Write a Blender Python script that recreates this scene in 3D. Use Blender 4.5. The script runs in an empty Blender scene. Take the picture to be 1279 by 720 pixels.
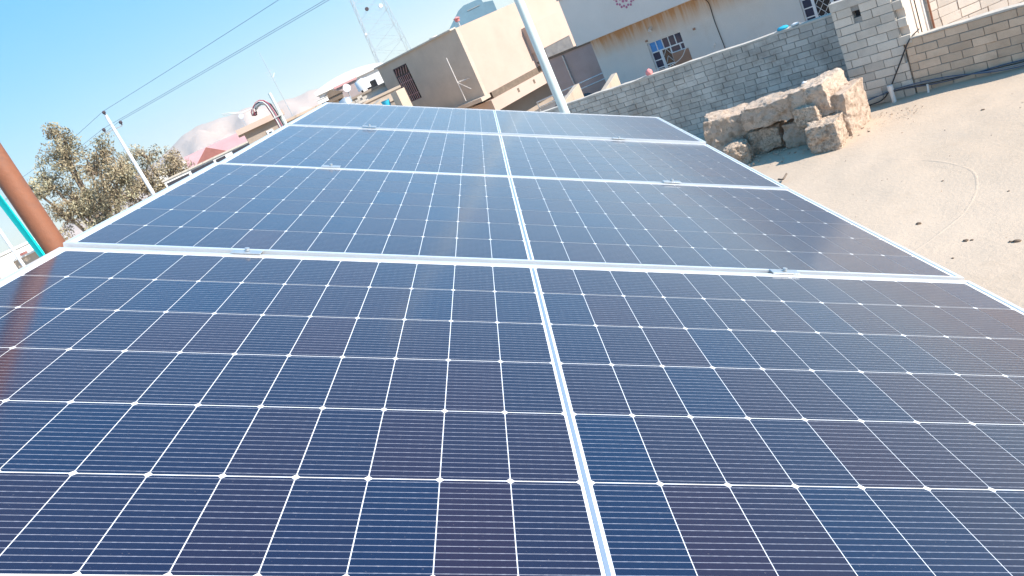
import bpy, math, random
from mathutils import Matrix, Vector
random.seed(7)
R = math.radians
C = bpy.context.scene.collection
SC = bpy.context.scene

# ------------------------------------------------------------------ camera, sky, sun, exposure
EYE = Vector((0, 0, 4.5))
cam_d = bpy.data.cameras.new('camera'); cam = bpy.data.objects.new('camera', cam_d); C.objects.link(cam)
cam_d.sensor_width = 36; cam_d.lens = 36 * 934.9 / 1279; cam_d.clip_start = 0.02; cam_d.clip_end = 20000
m = Matrix(((0.912980, 0.397361, 0.092578), (-0.038458, 0.309707, -0.950054), (-0.406187, 0.863820, 0.298038)))
cam.matrix_world = Matrix.Translation(EYE) @ m.to_4x4()
SC.camera = cam
SUN_AZ, SUN_EL = 116.0, 37.0            # azimuth clockwise from +Y
SKY_STRENGTH, SUN_STRENGTH = 0.12, 3.1
W = bpy.data.worlds.new('World'); SC.world = W; W.use_nodes = True
nt = W.node_tree; bg = nt.nodes['Background']
sky = nt.nodes.new('ShaderNodeTexSky'); sky.sky_type = 'NISHITA'; sky.sun_disc = False
sky.sun_elevation = R(SUN_EL); sky.sun_rotation = R(SUN_AZ); sky.altitude = 400
sky.air_density = 1.0; sky.dust_density = 0.2; sky.ozone_density = 5
# a hazy desert sky is more even than the clear-air model: compress its range, keep its hue
gm_ = nt.nodes.new('ShaderNodeGamma'); gm_.inputs[1].default_value = .25
hsv = nt.nodes.new('ShaderNodeHueSaturation'); hsv.inputs['Saturation'].default_value = 3.2
vs_ = nt.nodes.new('ShaderNodeVectorMath'); vs_.operation = 'SCALE'; vs_.inputs['Scale'].default_value = 2.2
nt.links.new(sky.outputs[0], gm_.inputs[0]); nt.links.new(gm_.outputs[0], hsv.inputs['Color']); nt.links.new(hsv.outputs[0], vs_.inputs[0])
nt.links.new(vs_.outputs[0], bg.inputs[0]); bg.inputs[1].default_value = SKY_STRENGTH
sd = bpy.data.lights.new('sun', 'SUN'); sun = bpy.data.objects.new('sun', sd); C.objects.link(sun)
sd.energy = SUN_STRENGTH; sd.angle = R(0.55); sd.color = (1, .93, .84)
sv = Vector((math.sin(R(SUN_AZ)) * math.cos(R(SUN_EL)), math.cos(R(SUN_AZ)) * math.cos(R(SUN_EL)), math.sin(R(SUN_EL))))
sun.rotation_euler = sv.to_track_quat('Z', 'Y').to_euler()
SC.view_settings.view_transform = 'Standard'; SC.view_settings.look = 'None'
SC.view_settings.gamma = 1; SC.view_settings.exposure = 1.54
SC.render.resolution_x = 1024; SC.render.resolution_y = 576

# ------------------------------------------------------------------ helpers
def tag(o, label=None, cat=None, group=None, kind=None):
    if label: o['label'] = label
    if cat: o['category'] = cat
    if group: o['group'] = group
    if kind: o['kind'] = kind
    return o
def empty(name, loc=(0, 0, 0), rz=0, label=None, cat=None, group=None):
    o = bpy.data.objects.new(name, None); C.objects.link(o); o.location = loc; o.rotation_euler = (0, 0, rz)
    o.empty_display_size = .1
    return tag(o, label, cat, group)

class MB:
    def __init__(s): s.v = []; s.f = []; s.t = []; s.sm = []
    def add(s, vs, fs, tone=.5, smooth=False):
        n = len(s.v); s.v += [tuple(v) for v in vs]
        for f in fs: s.f.append([i + n for i in f]); s.t.append(tone); s.sm.append(smooth)
        return s
    def box(s, a, b, tone=.5, jit=0):
        x0, y0, z0 = a; x1, y1, z1 = b
        vs = [(x, y, z) for z in (z0, z1) for x, y in ((x0, y0), (x1, y0), (x1, y1), (x0, y1))]
        if jit: vs = [tuple(c + random.uniform(-jit, jit) for c in v) for v in vs]
        return s.add(vs, [(3, 2, 1, 0), (4, 5, 6, 7), (0, 1, 5, 4), (1, 2, 6, 5), (2, 3, 7, 6), (3, 0, 4, 7)], tone)
    def bar(s, p, q, w, h, tone=.5):          # rectangular bar from p to q
        p = Vector(p); q = Vector(q); d = (q - p).normalized()
        u = Vector((0, 0, 1)) if abs(d.z) < .9 else Vector((0, 1, 0))
        a = d.cross(u).normalized(); b = a.cross(d)
        vs = [r + a * (i * w / 2) + b * (j * h / 2) for r in (p, q) for i, j in ((-1, -1), (1, -1), (1, 1), (-1, 1))]
        return s.add(vs, [(3, 2, 1, 0), (4, 5, 6, 7), (0, 1, 5, 4), (1, 2, 6, 5), (2, 3, 7, 6), (3, 0, 4, 7)], tone)
    def tube(s, pts, rad, n=10, tone=.5, caps=True):
        pts = [Vector(p) for p in pts]; rs = rad if isinstance(rad, (list, tuple)) else [rad] * len(pts)
        k0 = len(s.v); prev = None; vs = []
        for i, p in enumerate(pts):
            d = (pts[min(i + 1, len(pts) - 1)] - pts[max(i - 1, 0)]).normalized()
            if prev is None:
                u = Vector((0, 0, 1)) if abs(d.z) < .9 else Vector((1, 0, 0)); a = d.cross(u).normalized()
            else: a = (prev - d * prev.dot(d)).normalized()
            prev = a; b = d.cross(a)
            vs += [p + (a * math.cos(t) + b * math.sin(t)) * rs[i] for t in [2 * math.pi * j / n for j in range(n)]]
        fs = [(i * n + j, i * n + (j + 1) % n, (i + 1) * n + (j + 1) % n, (i + 1) * n + j) for i in range(len(pts) - 1) for j in range(n)]
        s.add(vs, fs, tone, True)
        if caps: s.add(vs[:n][::-1], [tuple(range(n))], tone); s.add(vs[-n:], [tuple(range(n))], tone)
        return s
    def prism(s, poly, y0, y1, tone=.5):      # poly of (x,z), extruded along y
        n = len(poly); vs = [(x, y0, z) for x, z in poly] + [(x, y1, z) for x, z in poly]
        fs = [tuple(range(n)), tuple(range(2 * n - 1, n - 1, -1))] + [(i, i + n, (i + 1) % n + n, (i + 1) % n) for i in range(n)]
        return s.add(vs, fs, tone)
    def build(s, name, mat, parent=None, bevel=0, fix=False):
        me = bpy.data.meshes.new(name); me.from_pydata(s.v, [], s.f); me.materials.append(mat)
        at = me.attributes.new('tone', 'FLOAT', 'FACE'); at.data.foreach_set('value', s.t)
        me.polygons.foreach_set('use_smooth', s.sm)
        if fix:
            import bmesh; b = bmesh.new(); b.from_mesh(me); bmesh.ops.recalc_face_normals(b, faces=b.faces[:]); b.to_mesh(me); b.free()
        me.update()
        o = bpy.data.objects.new(name, me); C.objects.link(o)
        if parent: o.parent = parent
        if bevel:
            md = o.modifiers.new('bevel', 'BEVEL'); md.width = bevel; md.segments = 2; md.limit_method = 'ANGLE'
        return o

def mat(name, col, rough=.85, var=.12, scale=3, bump=.2, bscale=40, tone=0, metal=0, spec=.4, stain=None, streak=None, bdist=.01, tint=None):
    """procedural surface: base colour, large mottling, fine grain, per-block tone, optional stains / vertical streaks"""
    M = bpy.data.materials.new(name); M.use_nodes = True; t = M.node_tree; N = t.nodes; L = t.links
    P = N['Principled BSDF']; P.inputs['Roughness'].default_value = rough; P.inputs['Metallic'].default_value = metal
    P.inputs['Specular IOR Level'].default_value = spec
    tc = N.new('ShaderNodeTexCoord')
    def noise(sc, det=5, ro=.6, vec=None):
        n = N.new('ShaderNodeTexNoise'); n.inputs['Scale'].default_value = sc; n.inputs['Detail'].default_value = det; n.inputs['Roughness'].default_value = ro
        L.new(vec or tc.outputs['Object'], n.inputs['Vector']); return n.outputs['Fac']
    def mrange(x, a, b, c, d):
        n = N.new('ShaderNodeMapRange'); n.inputs[1].default_value = a; n.inputs[2].default_value = b; n.inputs[3].default_value = c; n.inputs[4].default_value = d
        L.new(x, n.inputs[0]); return n.outputs[0]
    def mul(a, b):
        n = N.new('ShaderNodeMath'); n.operation = 'MULTIPLY'; L.new(a, n.inputs[0]); L.new(b, n.inputs[1]); return n.outputs[0]
    f = mul(mrange(noise(scale), .3, .7, 1 - var, 1 + var), mrange(noise(bscale, 3), .3, .7, 1 - var * .5, 1 + var * .5))
    if tone:
        a = N.new('ShaderNodeAttribute'); a.attribute_name = 'tone'; f = mul(f, mrange(a.outputs['Fac'], 0, 1, 1 - tone, 1 + tone))
    v = N.new('ShaderNodeVectorMath'); v.operation = 'SCALE'; v.inputs[0].default_value = col[:3]; L.new(f, v.inputs['Scale']); out = v.outputs[0]
    def mix(fac, a, c):
        n = N.new('ShaderNodeMix'); n.data_type = 'RGBA'; L.new(fac, n.inputs[0]); L.new(a, n.inputs[6]); n.inputs[7].default_value = (*c, 1); return n.outputs[2]
    if tint:      # second hue in large patches
        out = mix(mrange(noise(tint[1], 3), .42, .62, 0, tint[2]), out, tint[0])
    if stain:     # colour, scale, lo, hi, amount
        out = mix(mrange(noise(stain[1], 6, .7), stain[2], stain[3], 0, stain[4]), out, stain[0])
    if streak:    # colour, z_top, length, amount : run-off stains below a ledge
        sx = N.new('ShaderNodeSeparateXYZ'); L.new(tc.outputs['Object'], sx.inputs[0])
        mp = N.new('ShaderNodeMapping'); mp.inputs['Scale'].default_value = (4.5, 4.5, .35); L.new(tc.outputs['Object'], mp.inputs[0])
        nz = mrange(noise(1.6, 5, .65, mp.outputs[0]), .3, .75, .25, 2.2)
        g = mrange(sx.outputs[2], streak[1] - streak[2], streak[1], 0, 1)
        p_ = N.new('ShaderNodeMath'); p_.operation = 'POWER'; L.new(g, p_.inputs[0]); p_.inputs[1].default_value = 1.1
        out = mix(mrange(mul(nz, p_.outputs[0]), 0, 1, 0, streak[3]), out, streak[0])
    L.new(out, P.inputs['Base Color'])
    if bump:
        b = N.new('ShaderNodeBump'); b.inputs['Strength'].default_value = bump; b.inputs['Distance'].default_value = bdist
        L.new(noise(bscale, 6, .7), b.inputs['Height']); L.new(b.outputs[0], P.inputs['Normal'])
    return M

MT = dict(
    sand=mat('sand', (.50, .385, .285), .95, .06, .35, .6, 14, bdist=.02, tint=((.55, .435, .335), .12, .5), stain=((.42, .32, .23), 1.6, .55, .72, .45)),
    roofmud=mat('roof_mud', (.42, .34, .26), .95, .1, 1, .4, 30),
    block=mat('block', (.48, .455, .415), .93, .16, 1.1, .8, 70, tone=.13, stain=((.29, .265, .235), 1.5, .46, .62, .75), bdist=.006),
    block_warm=mat('block_warm', (.57, .43, .315), .93, .14, 1.3, .8, 70, tone=.2, stain=((.38, .27, .19), 1.1, .48, .68, .6), bdist=.006),
    block_grey=mat('block_grey', (.60, .53, .45), .93, .12, 1.1, .8, 70, tone=.16, stain=((.27, .25, .22), .8, .52, .7, .5), bdist=.006),
    block_pale=mat('block_pale', (.64, .56, .48), .93, .12, 1.3, .8, 60, tone=.12, stain=((.36, .22, .14), 2.5, .62, .72, .7), bdist=.006),
    mortar=mat('mortar', (.28, .27, .25), .97, .2, 5, .5, 60),
    mortar_pale=mat('mortar_pale', (.54, .46, .38), .97, .2, 5, .5, 60),
    cap=mat('cement_cap', (.50, .45, .39), .9, .12, 4, .4, 40),
    cement=mat('cement_render', (.68, .63, .58), .9, .07, .7, .3, 25, tint=((.60, .60, .59), .45, .6), stain=((.50, .42, .35), .8, .55, .75, .4), streak=((.52, .30, .15), 0, .9, .95)),
    cement_up=mat('cement_render_upper', (.66, .61, .57), .9, .06, .8, .3, 25, tint=((.60, .585, .56), .5, .6)),
    stucco=mat('stucco', (.48, .36, .295), .9, .05, .9, .25, 30, tint=((.52, .40, .335), .4, .5), stain=((.40, .29, .23), 1.3, .58, .72, .35)),
    stucco_left=mat('stucco_left', (.50, .41, .33), .9, .1, .9, .3, 30, stain=((.43, .35, .29), 1.2, .5, .7, .5)),
    cream=mat('cream_wall', (.50, .40, .31), .9, .08, .7, .25, 20),
    white=mat('white_wall', (.74, .72, .68), .85, .08, .5, .15, 10, stain=((.5, .45, .4), 1.2, .6, .75, .4)),
    whitep=mat('white_paint', (.72, .74, .76), .55, .05, 3, .05, 30),
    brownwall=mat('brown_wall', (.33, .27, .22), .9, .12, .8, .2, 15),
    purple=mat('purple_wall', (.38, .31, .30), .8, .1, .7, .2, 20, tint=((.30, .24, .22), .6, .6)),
    pink=mat('pink_roof', (.55, .30, .29), .8, .1, .8, .2, 15),
    red=mat('red_tile', (.30, .12, .10), .8, .15, 2, .3, 15),
    teal=mat('teal_panel', (.16, .27, .34), .7, .1, .8, .1, 10),
    dark=mat('dark_opening', (.035, .035, .045), .6, .1, 1, .1, 10),
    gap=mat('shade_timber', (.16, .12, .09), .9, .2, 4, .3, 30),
    stone=mat('rubble_stone', (.68, .52, .40), .97, .16, 6, 1.0, 40, tone=.10, stain=((.38, .26, .18), 7, .5, .6, .7), bdist=.06),
    rubble=mat('pebbly_rubble', (.64, .49, .37), .97, .25, 12, 1.0, 26, tone=.15, stain=((.24, .17, .12), 14, .48, .6, .7), bdist=.06),
    dung=mat('dark_clod', (.15, .105, .075), .95, .3, 20, .6, 60),
    alu=mat('aluminium', (.78, .79, .80), .32, .04, 6, .04, 200, metal=.55, spec=.5),
    galv=mat('galvanised', (.55, .57, .58), .42, .1, 8, .05, 80, metal=.7),
    pole=mat('pole_paint', (.60, .68, .66), .5, .06, 2, .05, 40),
    rust=mat('red_oxide_pipe', (.25, .098, .052), .6, .12, 9, .15, 90, stain=((.17, .085, .06), 9, .5, .66, .75)),
    cyan=mat('turquoise_hose', (.0, .88, .78), .45, .04, 5, 0),
    blueh=mat('blue_hose', (.06, .10, .17), .5, .1, 5, 0),
    hosegrey=mat('grey_hose', (.22, .24, .27), .5, .1, 5, 0),
    blackh=mat('black_cable', (.025, .025, .03), .6, .1, 5, 0),
    pvc=mat('white_plastic', (.72, .68, .64), .5, .06, 8, 0),
    redc=mat('red_wire', (.42, .09, .12), .5, .1, 8, 0),
    iron=mat('dark_iron', (.07, .05, .06), .6, .1, 8, 0),
    ply=mat('brown_board', (.33, .19, .13), .8, .1, 3, .1, 30),
    bluecl=mat('blue_cloth', (.03, .38, .55), .8, .1, 5, .2, 40),
    redcl=mat('pink_cloth', (.70, .25, .24), .8, .1, 5, .2, 40),
    curtain=mat('blue_curtain', (.08, .28, .62), .7, .15, 12, .1, 30),
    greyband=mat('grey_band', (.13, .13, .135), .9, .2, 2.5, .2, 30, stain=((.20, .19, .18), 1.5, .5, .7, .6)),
    plaster=mat('pale_plaster', (.62, .53, .45), .9, .1, 2, .3, 30),
    emb=mat('pink_mosaic', (.42, .14, .24), .7, .2, 20, .1, 30),
    hill=mat('hill_earth', (.62, .47, .385), .95, .08, .006, .8, .02, bdist=4, stain=((.50, .40, .34), .012, .52, .65, .5)),
    bark=mat('bark', (.25, .19, .14), .95, .2, 4, .6, 20),
    leafm=mat('foliage_olive', (.31, .29, .19), .8, .1, 2, 0, tone=.6, tint=((.33, .24, .15), .35, .7), spec=.25),
    leafm2=mat('foliage_dusty', (.34, .305, .205), .8, .1, 2, 0, tone=.6, tint=((.36, .27, .18), .4, .7), spec=.25),
    green=mat('garden_green', (.07, .16, .07), .8, .2, 2, 0, tone=.5, spec=.25),
)
def glassmat(name, col, rough=.08):
    M = mat(name, col, rough, .1, 3, 0, spec=.5); return M
MT['winblue'] = glassmat('window_glass_blue', (.015, .03, .075)); MT['windark'] = glassmat('window_glass_dark', (.012, .014, .02))

# solar cell: dark navy silicon under glass, 16 silver busbars per cell running along x
def cellmat():
    M = bpy.data.materials.new('solar_cell'); M.use_nodes = True; t = M.node_tree; N = t.nodes; L = t.links; P = N['Principled BSDF']
    at = N.new('ShaderNodeAttribute'); at.attribute_name = 'tone'
    ramp = N.new('ShaderNodeValToRGB'); e = ramp.color_ramp.elements
    e[0].color = (.001, .005, .032, 1); e[1].color = (.022, .002, .010, 1); ramp.color_ramp.elements.new(.5).color = (.009, .003, .018, 1)
    L.new(at.outputs['Fac'], ramp.inputs[0])
    tc = N.new('ShaderNodeTexCoord'); sx = N.new('ShaderNodeSeparateXYZ'); L.new(tc.outputs['Object'], sx.inputs[0])
    def mth(op, a, b=None, c=None):
        n = N.new('ShaderNodeMath'); n.operation = op
        for i, x in enumerate((a, b, c)):
            if x is None: continue
            if isinstance(x, (int, float)): n.inputs[i].default_value = x
            else: L.new(x, n.inputs[i])
        return n.outputs[0]
    # y measured from first cell edge, pitch .184, 16 bars of pitch .01138 in .182
    yy = mth('SUBTRACT', sx.outputs[1], .016); ym = mth('FLOORED_MODULO', yy, .184)
    ph = mth('FRACT', mth('DIVIDE', ym, .182 / 16)); dd = mth('ABSOLUTE', mth('SUBTRACT', ph, .5))
    bar = mth('LESS_THAN', dd, .046)
    # solder pads brighten the bars at intervals
    nz = N.new('ShaderNodeTexNoise'); nz.inputs['Scale'].default_value = 90; L.new(tc.outputs['Object'], nz.inputs[0])
    padf = mth('FRACT', mth('DIVIDE', sx.outputs[0], .0154)); pad = mth('LESS_THAN', mth('ABSOLUTE', mth('SUBTRACT', padf, .5)), .16)
    wide = mth('MULTIPLY', mth('LESS_THAN', dd, .058), pad)
    bar2 = mth('MAXIMUM', bar, wide)
    fac = mth('MULTIPLY', bar2, mth('ADD', .14, mth('MULTIPLY', nz.outputs[0], .36)))
    mx = N.new('ShaderNodeMix'); mx.data_type = 'RGBA'; L.new(fac, mx.inputs[0]); L.new(ramp.outputs[0], mx.inputs[6]); mx.inputs[7].default_value = (.62, .62, .70, 1)
    # light dust film
    dn = N.new('ShaderNodeTexNoise'); dn.inputs['Scale'].default_value = 3.5; dn.inputs['Detail'].default_value = 8; dn.inputs['Roughness'].default_value = .7; L.new(tc.outputs['Object'], dn.inputs[0])
    sp = N.new('ShaderNodeTexNoise'); sp.inputs['Scale'].default_value = 260; sp.inputs['Detail'].default_value = 2; L.new(tc.outputs['Object'], sp.inputs[0])
    dm = mth('ADD', mth('MULTIPLY', dn.outputs[0], .012), mth('MULTIPLY', mth('GREATER_THAN', sp.outputs[0], .74), .12))
    m2 = N.new('ShaderNodeMix'); m2.data_type = 'RGBA'; L.new(dm, m2.inputs[0]); L.new(mx.outputs[2], m2.inputs[6]); m2.inputs[7].default_value = (.50, .44, .38, 1)
    L.new(m2.outputs[2], P.inputs['Base Color'])
    P.inputs['Roughness'].default_value = .55; P.inputs['Specular IOR Level'].default_value = .0
    P.inputs['Coat Weight'].default_value = 1; P.inputs['Coat IOR'].default_value = 1.75; P.inputs['Coat Roughness'].default_value = .13
    # fine dust on the glass brightens it only at grazing view
    P.inputs['Sheen Weight'].default_value = .65; P.inputs['Sheen Roughness'].default_value = .30; P.inputs['Sheen Tint'].default_value = (.90, .95, 1, 1)
    return M
MT['cell'] = cellmat()
def underglass(name, col, rough=.6, metal=0):
    M = mat(name, col, rough, .03, 5, 0, metal=metal); P = M.node_tree.nodes['Principled BSDF']
    P.inputs['Coat Weight'].default_value = 1; P.inputs['Coat Roughness'].default_value = .075; return M
MT['back'] = underglass('white_backsheet', (.80, .81, .83)); MT['ribbon'] = underglass('ribbon', (.26, .32, .40), .45, .3)  # ribbon's blue tint is the sky's reflection put into its colour

# ------------------------------------------------------------------ the setting
SQ0 = Vector((6.91, 16.38, 0)); SRZ = -R(44)      # street frame: x along the walls, y away from us
E1 = Vector((math.cos(SRZ), math.sin(SRZ), 0)); E2 = Vector((-math.sin(SRZ), math.cos(SRZ), 0))
def fr(a, b, z=0): return SQ0 + E1 * a + E2 * b + Vector((0, 0, z))
def sthing(name, a, b, label, cat, group=None):
    return empty(name, fr(a, b), SRZ, label, cat, group)

from mathutils import noise as _nz
def gz(x, y):
    return .05 * _nz.noise((x * .5, y * .5, 0)) + .018 * _nz.noise((x * 1.7, y * 1.7, 3)) - .02 + .010 * _nz.noise((x * 3.3, y * 3.3, 9))
def ground():
    mb = MB(); xs = sorted(set([-2400, -900, -300, -120, -60] + [i * .8 for i in range(-40, 60)] + [2 + .16 * i for i in range(63)] + [60, 90, 200, 600, 2400]))
    ys = sorted(set([-800, -100, -20] + [i * .8 for i in range(0, 60)] + [5 + .16 * i for i in range(95)] + [60, 90, 200, 500, 1200, 2350]))
    from mathutils import noise
    n = len(ys)
    for x in xs:
        for y in ys:
            z = 0
            if 1.6 < x < 40 and 0 < y < 46: z = gz(x, y)
            mb.v.append((x, y, z))
    for i in range(len(xs) - 1):
        for j in range(n - 1): mb.f.append([i * n + j, (i + 1) * n + j, (i + 1) * n + j + 1, i * n + j + 1]); mb.t.append(.5); mb.sm.append(True)
    tag(mb.build('ground', MT['sand']), kind='structure')
ground()
def hills():
    from mathutils import noise
    mb = MB(); prof = [(-60, .5), (-50, .35), (-40, .3), (-34, .55), (-28, 1.1), (-25, 2.0), (-21, 3.05), (-17.6, 2.85), (-15, 2.3), (-13, 2.1), (-10, 1.7), (-7, 1.45), (-4, 1.3), (0, 1.2), (10, 1.4), (25, 1.6), (45, 1.2), (70, .6)]
    def h(az):
        for (a, x), (b, y) in zip(prof, prof[1:]):
            if a <= az <= b: t = (az - a) / (b - a); t = t * t * (3 - 2 * t); return x + (y - x) * t
        return .3
    azs = [-60 + i * .4 for i in range(326)]; D = [900, 1050, 1200, 1350, 1500, 1650, 1800, 1950, 2100]
    n = len(D)
    for az in azs:
        H = math.tan(R(h(az) + .10 * noise.noise((az * .9, 0, 0)) + .05 * noise.noise((az * 3, 5, 0)))) * 1950 + 4.5
        for k, d in enumerate(D):
            s = max(0, min(1, k / (n - 2))) if k < n - 1 else .6
            z = -3 + (H + 3) * s ** 1.3
            if 0 < k < n - 2: z += H * .30 * noise.noise((az * .6, k * .8, 2)) * (1 - abs(2 * s - 1) * .4)
            mb.v.append((d * math.sin(R(az)), d * math.cos(R(az)), z))
    for i in range(len(azs) - 1):
        for j in range(n - 1): mb.f.append([i * n + j, (i + 1) * n + j, (i + 1) * n + j + 1, i * n + j + 1][::-1]); mb.t.append(.5); mb.sm.append(True)
    tag(mb.build('hills', MT['hill']), kind='structure')
hills()
# the dusty air: one closed box of even, thin haze round everything
hz = MB().box((-2600, -1000, -5), (2600, 2500, 190)).build('haze', bpy.data.materials.new('haze_air')); tag(hz, kind='stuff', label='thin pale dusty haze in the air', cat='haze')
hm = hz.data.materials[0]; hm.use_nodes = True; hn = hm.node_tree; hn.nodes.remove(hn.nodes['Principled BSDF'])
pv = hn.nodes.new('ShaderNodeVolumePrincipled'); pv.inputs['Color'].default_value = (.97, .92, .87, 1); pv.inputs['Density'].default_value = .00026; pv.inputs['Anisotropy'].default_value = .2
hn.links.new(pv.outputs[0], hn.nodes['Material Output'].inputs['Volume'])

# the flat roofed house the photographer and the panels stand on
rt = empty('flat_roof_house', (-1, 1.6, 0), 0, 'low mud-roofed house under the solar panels', 'house')
MB().box((-2.6, -4.4, 0), (2.1, 4.55, 2.65)).build('wall', MT['cream'], rt)
MB().box((-2.75, -4.55, 2.652), (2.25, 4.7, 2.85)).build('roof_slab', MT['roofmud'], rt)

# ------------------------------------------------------------------ solar panels
PA = Matrix(((0.890629, 0.0, 0.454731), (0.012982, 0.999592, -0.025427), (-0.454545, 0.028549, 0.890266)))
PO = Vector((-0.103863, 0.658039, 3.939253)); PITCH = 1.15291
PM = Matrix.Translation(PO) @ PA.to_4x4()
def panel_meshes():
    L_, Wd = 2.278, 1.134
    fr_ = MB(); t = .035; lip = .0105; hx = L_ / 2
    # hollow-section frame: outer wall, top lip, lower flange
    for y0, y1 in ((0, lip), (Wd - lip, Wd)): fr_.box((-hx, y0, -.0015), (hx, y1, .0015))
    for x0, x1 in ((-hx, -hx + lip), (hx - lip, hx)): fr_.box((x0, lip, -.0015), (x1, Wd - lip, .0015))
    for y0, y1 in ((0, .002), (Wd - .002, Wd)): fr_.box((-hx, y0, -t), (hx, y1, -.0015))
    for x0, x1 in ((-hx, -hx + .002), (hx - .002, hx)): fr_.box((x0, .002, -t), (x1, Wd - .002, -.0015))
    for y0, y1 in ((.002, .03), (Wd - .03, Wd - .002)): fr_.box((-hx + .002, y0, -t), (hx - .002, y1, -t + .002))
    bs = MB().box((-hx + lip - .004, lip - .004, -.0065), (hx - lip + .004, Wd - lip + .004, -.0020))
    p = .0925; c = .016
    halves = []
    for side in (-1, 1):
        cm = MB()
        for i in range(12):
            for k in range(6):
                xa = side * (c / 2 + i * p); xb = side * (c / 2 + i * p + .0911)
                x0, x1 = min(xa, xb), max(xa, xb); y0 = .016 + k * .184; y1 = y0 + .1816; ch = .0046; z = -.0016
                vs = [(x0 + ch, y0, z), (x1 - ch, y0, z), (x1, y0 + ch, z), (x1, y1 - ch, z), (x1 - ch, y1, z), (x0 + ch, y1, z), (x0, y1 - ch, z), (x0, y0 + ch, z)]
                cm.add(vs, [tuple(range(8))], min(1, max(0, random.gauss(.48, .2))))
        halves.append(cm)
    rb = MB().box((-.0030, .020, -.0017), (.0030, Wd - .020, -.0012))
    jb = MB().box((-.06, Wd / 2 - .03, -.026), (.06, Wd / 2 + .03, -.007))
    return fr_, bs, halves, rb, jb
tw = [(0, 0, 0), (-.0016, -.0038, -.0088), (-.001, .0037, .0076), (.0053, .0119, .003)]
labs = ['nearest dark blue solar panel filling the lower half of the picture',
        'second solar panel from the camera, beyond the rust-brown pipe',
        'third solar panel from the camera, between the second and the farthest',
        'farthest solar panel, its far edge in front of the houses and the grey pole']
for k in range(4):
    r = empty('solar_panel', label=labs[k], cat='solar panel', group='row of four solar panels on the tilted rack')
    dz, th, ps = tw[k]
    loc = Matrix.Translation((0, k * PITCH, dz - ps * .56)) @ Matrix(((1, 0, 0, 0), (0, 1, 0, 0), (th, ps, 1, 0), (0, 0, 0, 1)))
    mw = PM @ loc; l_, q_, s_ = mw.decompose(); r.matrix_world = Matrix.LocRotScale(l_, q_, (1, 1, 1))
    f_, b_, hv, rb, jb = panel_meshes()
    f_.build('frame', MT['alu'], r, fix=True); b_.build('backsheet', MT['back'], r)
    for h in hv: h.build('cell_field', MT['cell'], r)
    rb.build('ribbon', MT['ribbon'], r); jb.build('junction_box', MT['blackh'], r)

# rack under the panels
rk = empty('panel_rack', PO, 0, 'grey steel rack carrying the tilted solar panels on the roof', 'rack')
rkm = Matrix.Translation(-PO) @ PM
def pp(u, v, z): return rkm @ Vector((u, v, z))
railu = (-.70, .65)
for u in railu:
    mb = MB(); mb.bar(pp(u, -.12, -.057), pp(u, 3 * PITCH + 1.134 + .06, -.057), .04, .04); mb.build('rail', MT['galv'], rk)
for v in (.15, 1.7, 3.2, 4.5):
    a, b = pp(-1.05, v, -.10), pp(1.0, v, -.10); MB().bar(a, b, .04, .04).build('crossbeam', MT['galv'], rk)
    for q in (a, b):
        zb = 2.852 - PO.z; MB().bar((q.x, q.y, zb), (q.x, q.y, q.z - .021), .04, .04).build('leg', MT['galv'], rk)
        MB().box((q.x - .07, q.y - .07, zb), (q.x + .07, q.y + .07, zb + .006)).build('foot_plate', MT['galv'], rk)
    MB().bar((a.x + .02, a.y + .041, zb + .15), (b.x - .1, b.y + .041, b.z - .08), .03, .03).build('brace', MT['galv'], rk)
for n in range(1, 4):
    for u in railu:
        v = n * PITCH - (PITCH - 1.134) / 2; dz = 1.0
        z0 = .003 + (.005 if n == 3 else 0)
        A = [pp(u + du, v + dv, z) for z in (z0, z0 + .003) for du, dv in ((-.036, -.0155), (.036, -.0155), (.036, .0155), (-.036, .0155))]
        cl = MB().add(A, [(3, 2, 1, 0), (4, 5, 6, 7), (0, 1, 5, 4), (1, 2, 6, 5), (2, 3, 7, 6), (3, 0, 4, 7)]).build('clamp', MT['galv'], rk, bevel=.0012)
        MB().tube([pp(u, v, z0 + .005), pp(u, v, z0 + .011)], .006, 8).build('bolt', MT['galv'], cl)

# ------------------------------------------------------------------ on the roof edge
PX = (-1.168, 1.845)
t = MB().tube([(PX[0], PX[1], 2.852), (PX[0] - .012, PX[1] + .01, 7.4)], .0275, 20).build('steel_pipe', MT['rust'])
tag(t, 'thick rust-brown painted pipe standing at the left edge of the panels', 'pipe')
hp = [(-1.264 - .012 * math.sin(z * 1.3 - 5.85) - .05 * (z - 4.5), 1.925 - .0 * z, z) for z in [2.86 + i * .25 for i in range(19)]]
tag(MB().tube(hp, .0085, 10).build('hose', MT['cyan']), 'thin turquoise hose running up beside the rust-brown pipe', 'hose')
tag(MB().tube([(-6.8, 9.9, 0), (-6.8, 9.9, 5.3)], .022, 8).build('thin_mast', MT['whitep']), 'thin white mast far left, behind the turquoise hose', 'mast')
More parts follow.
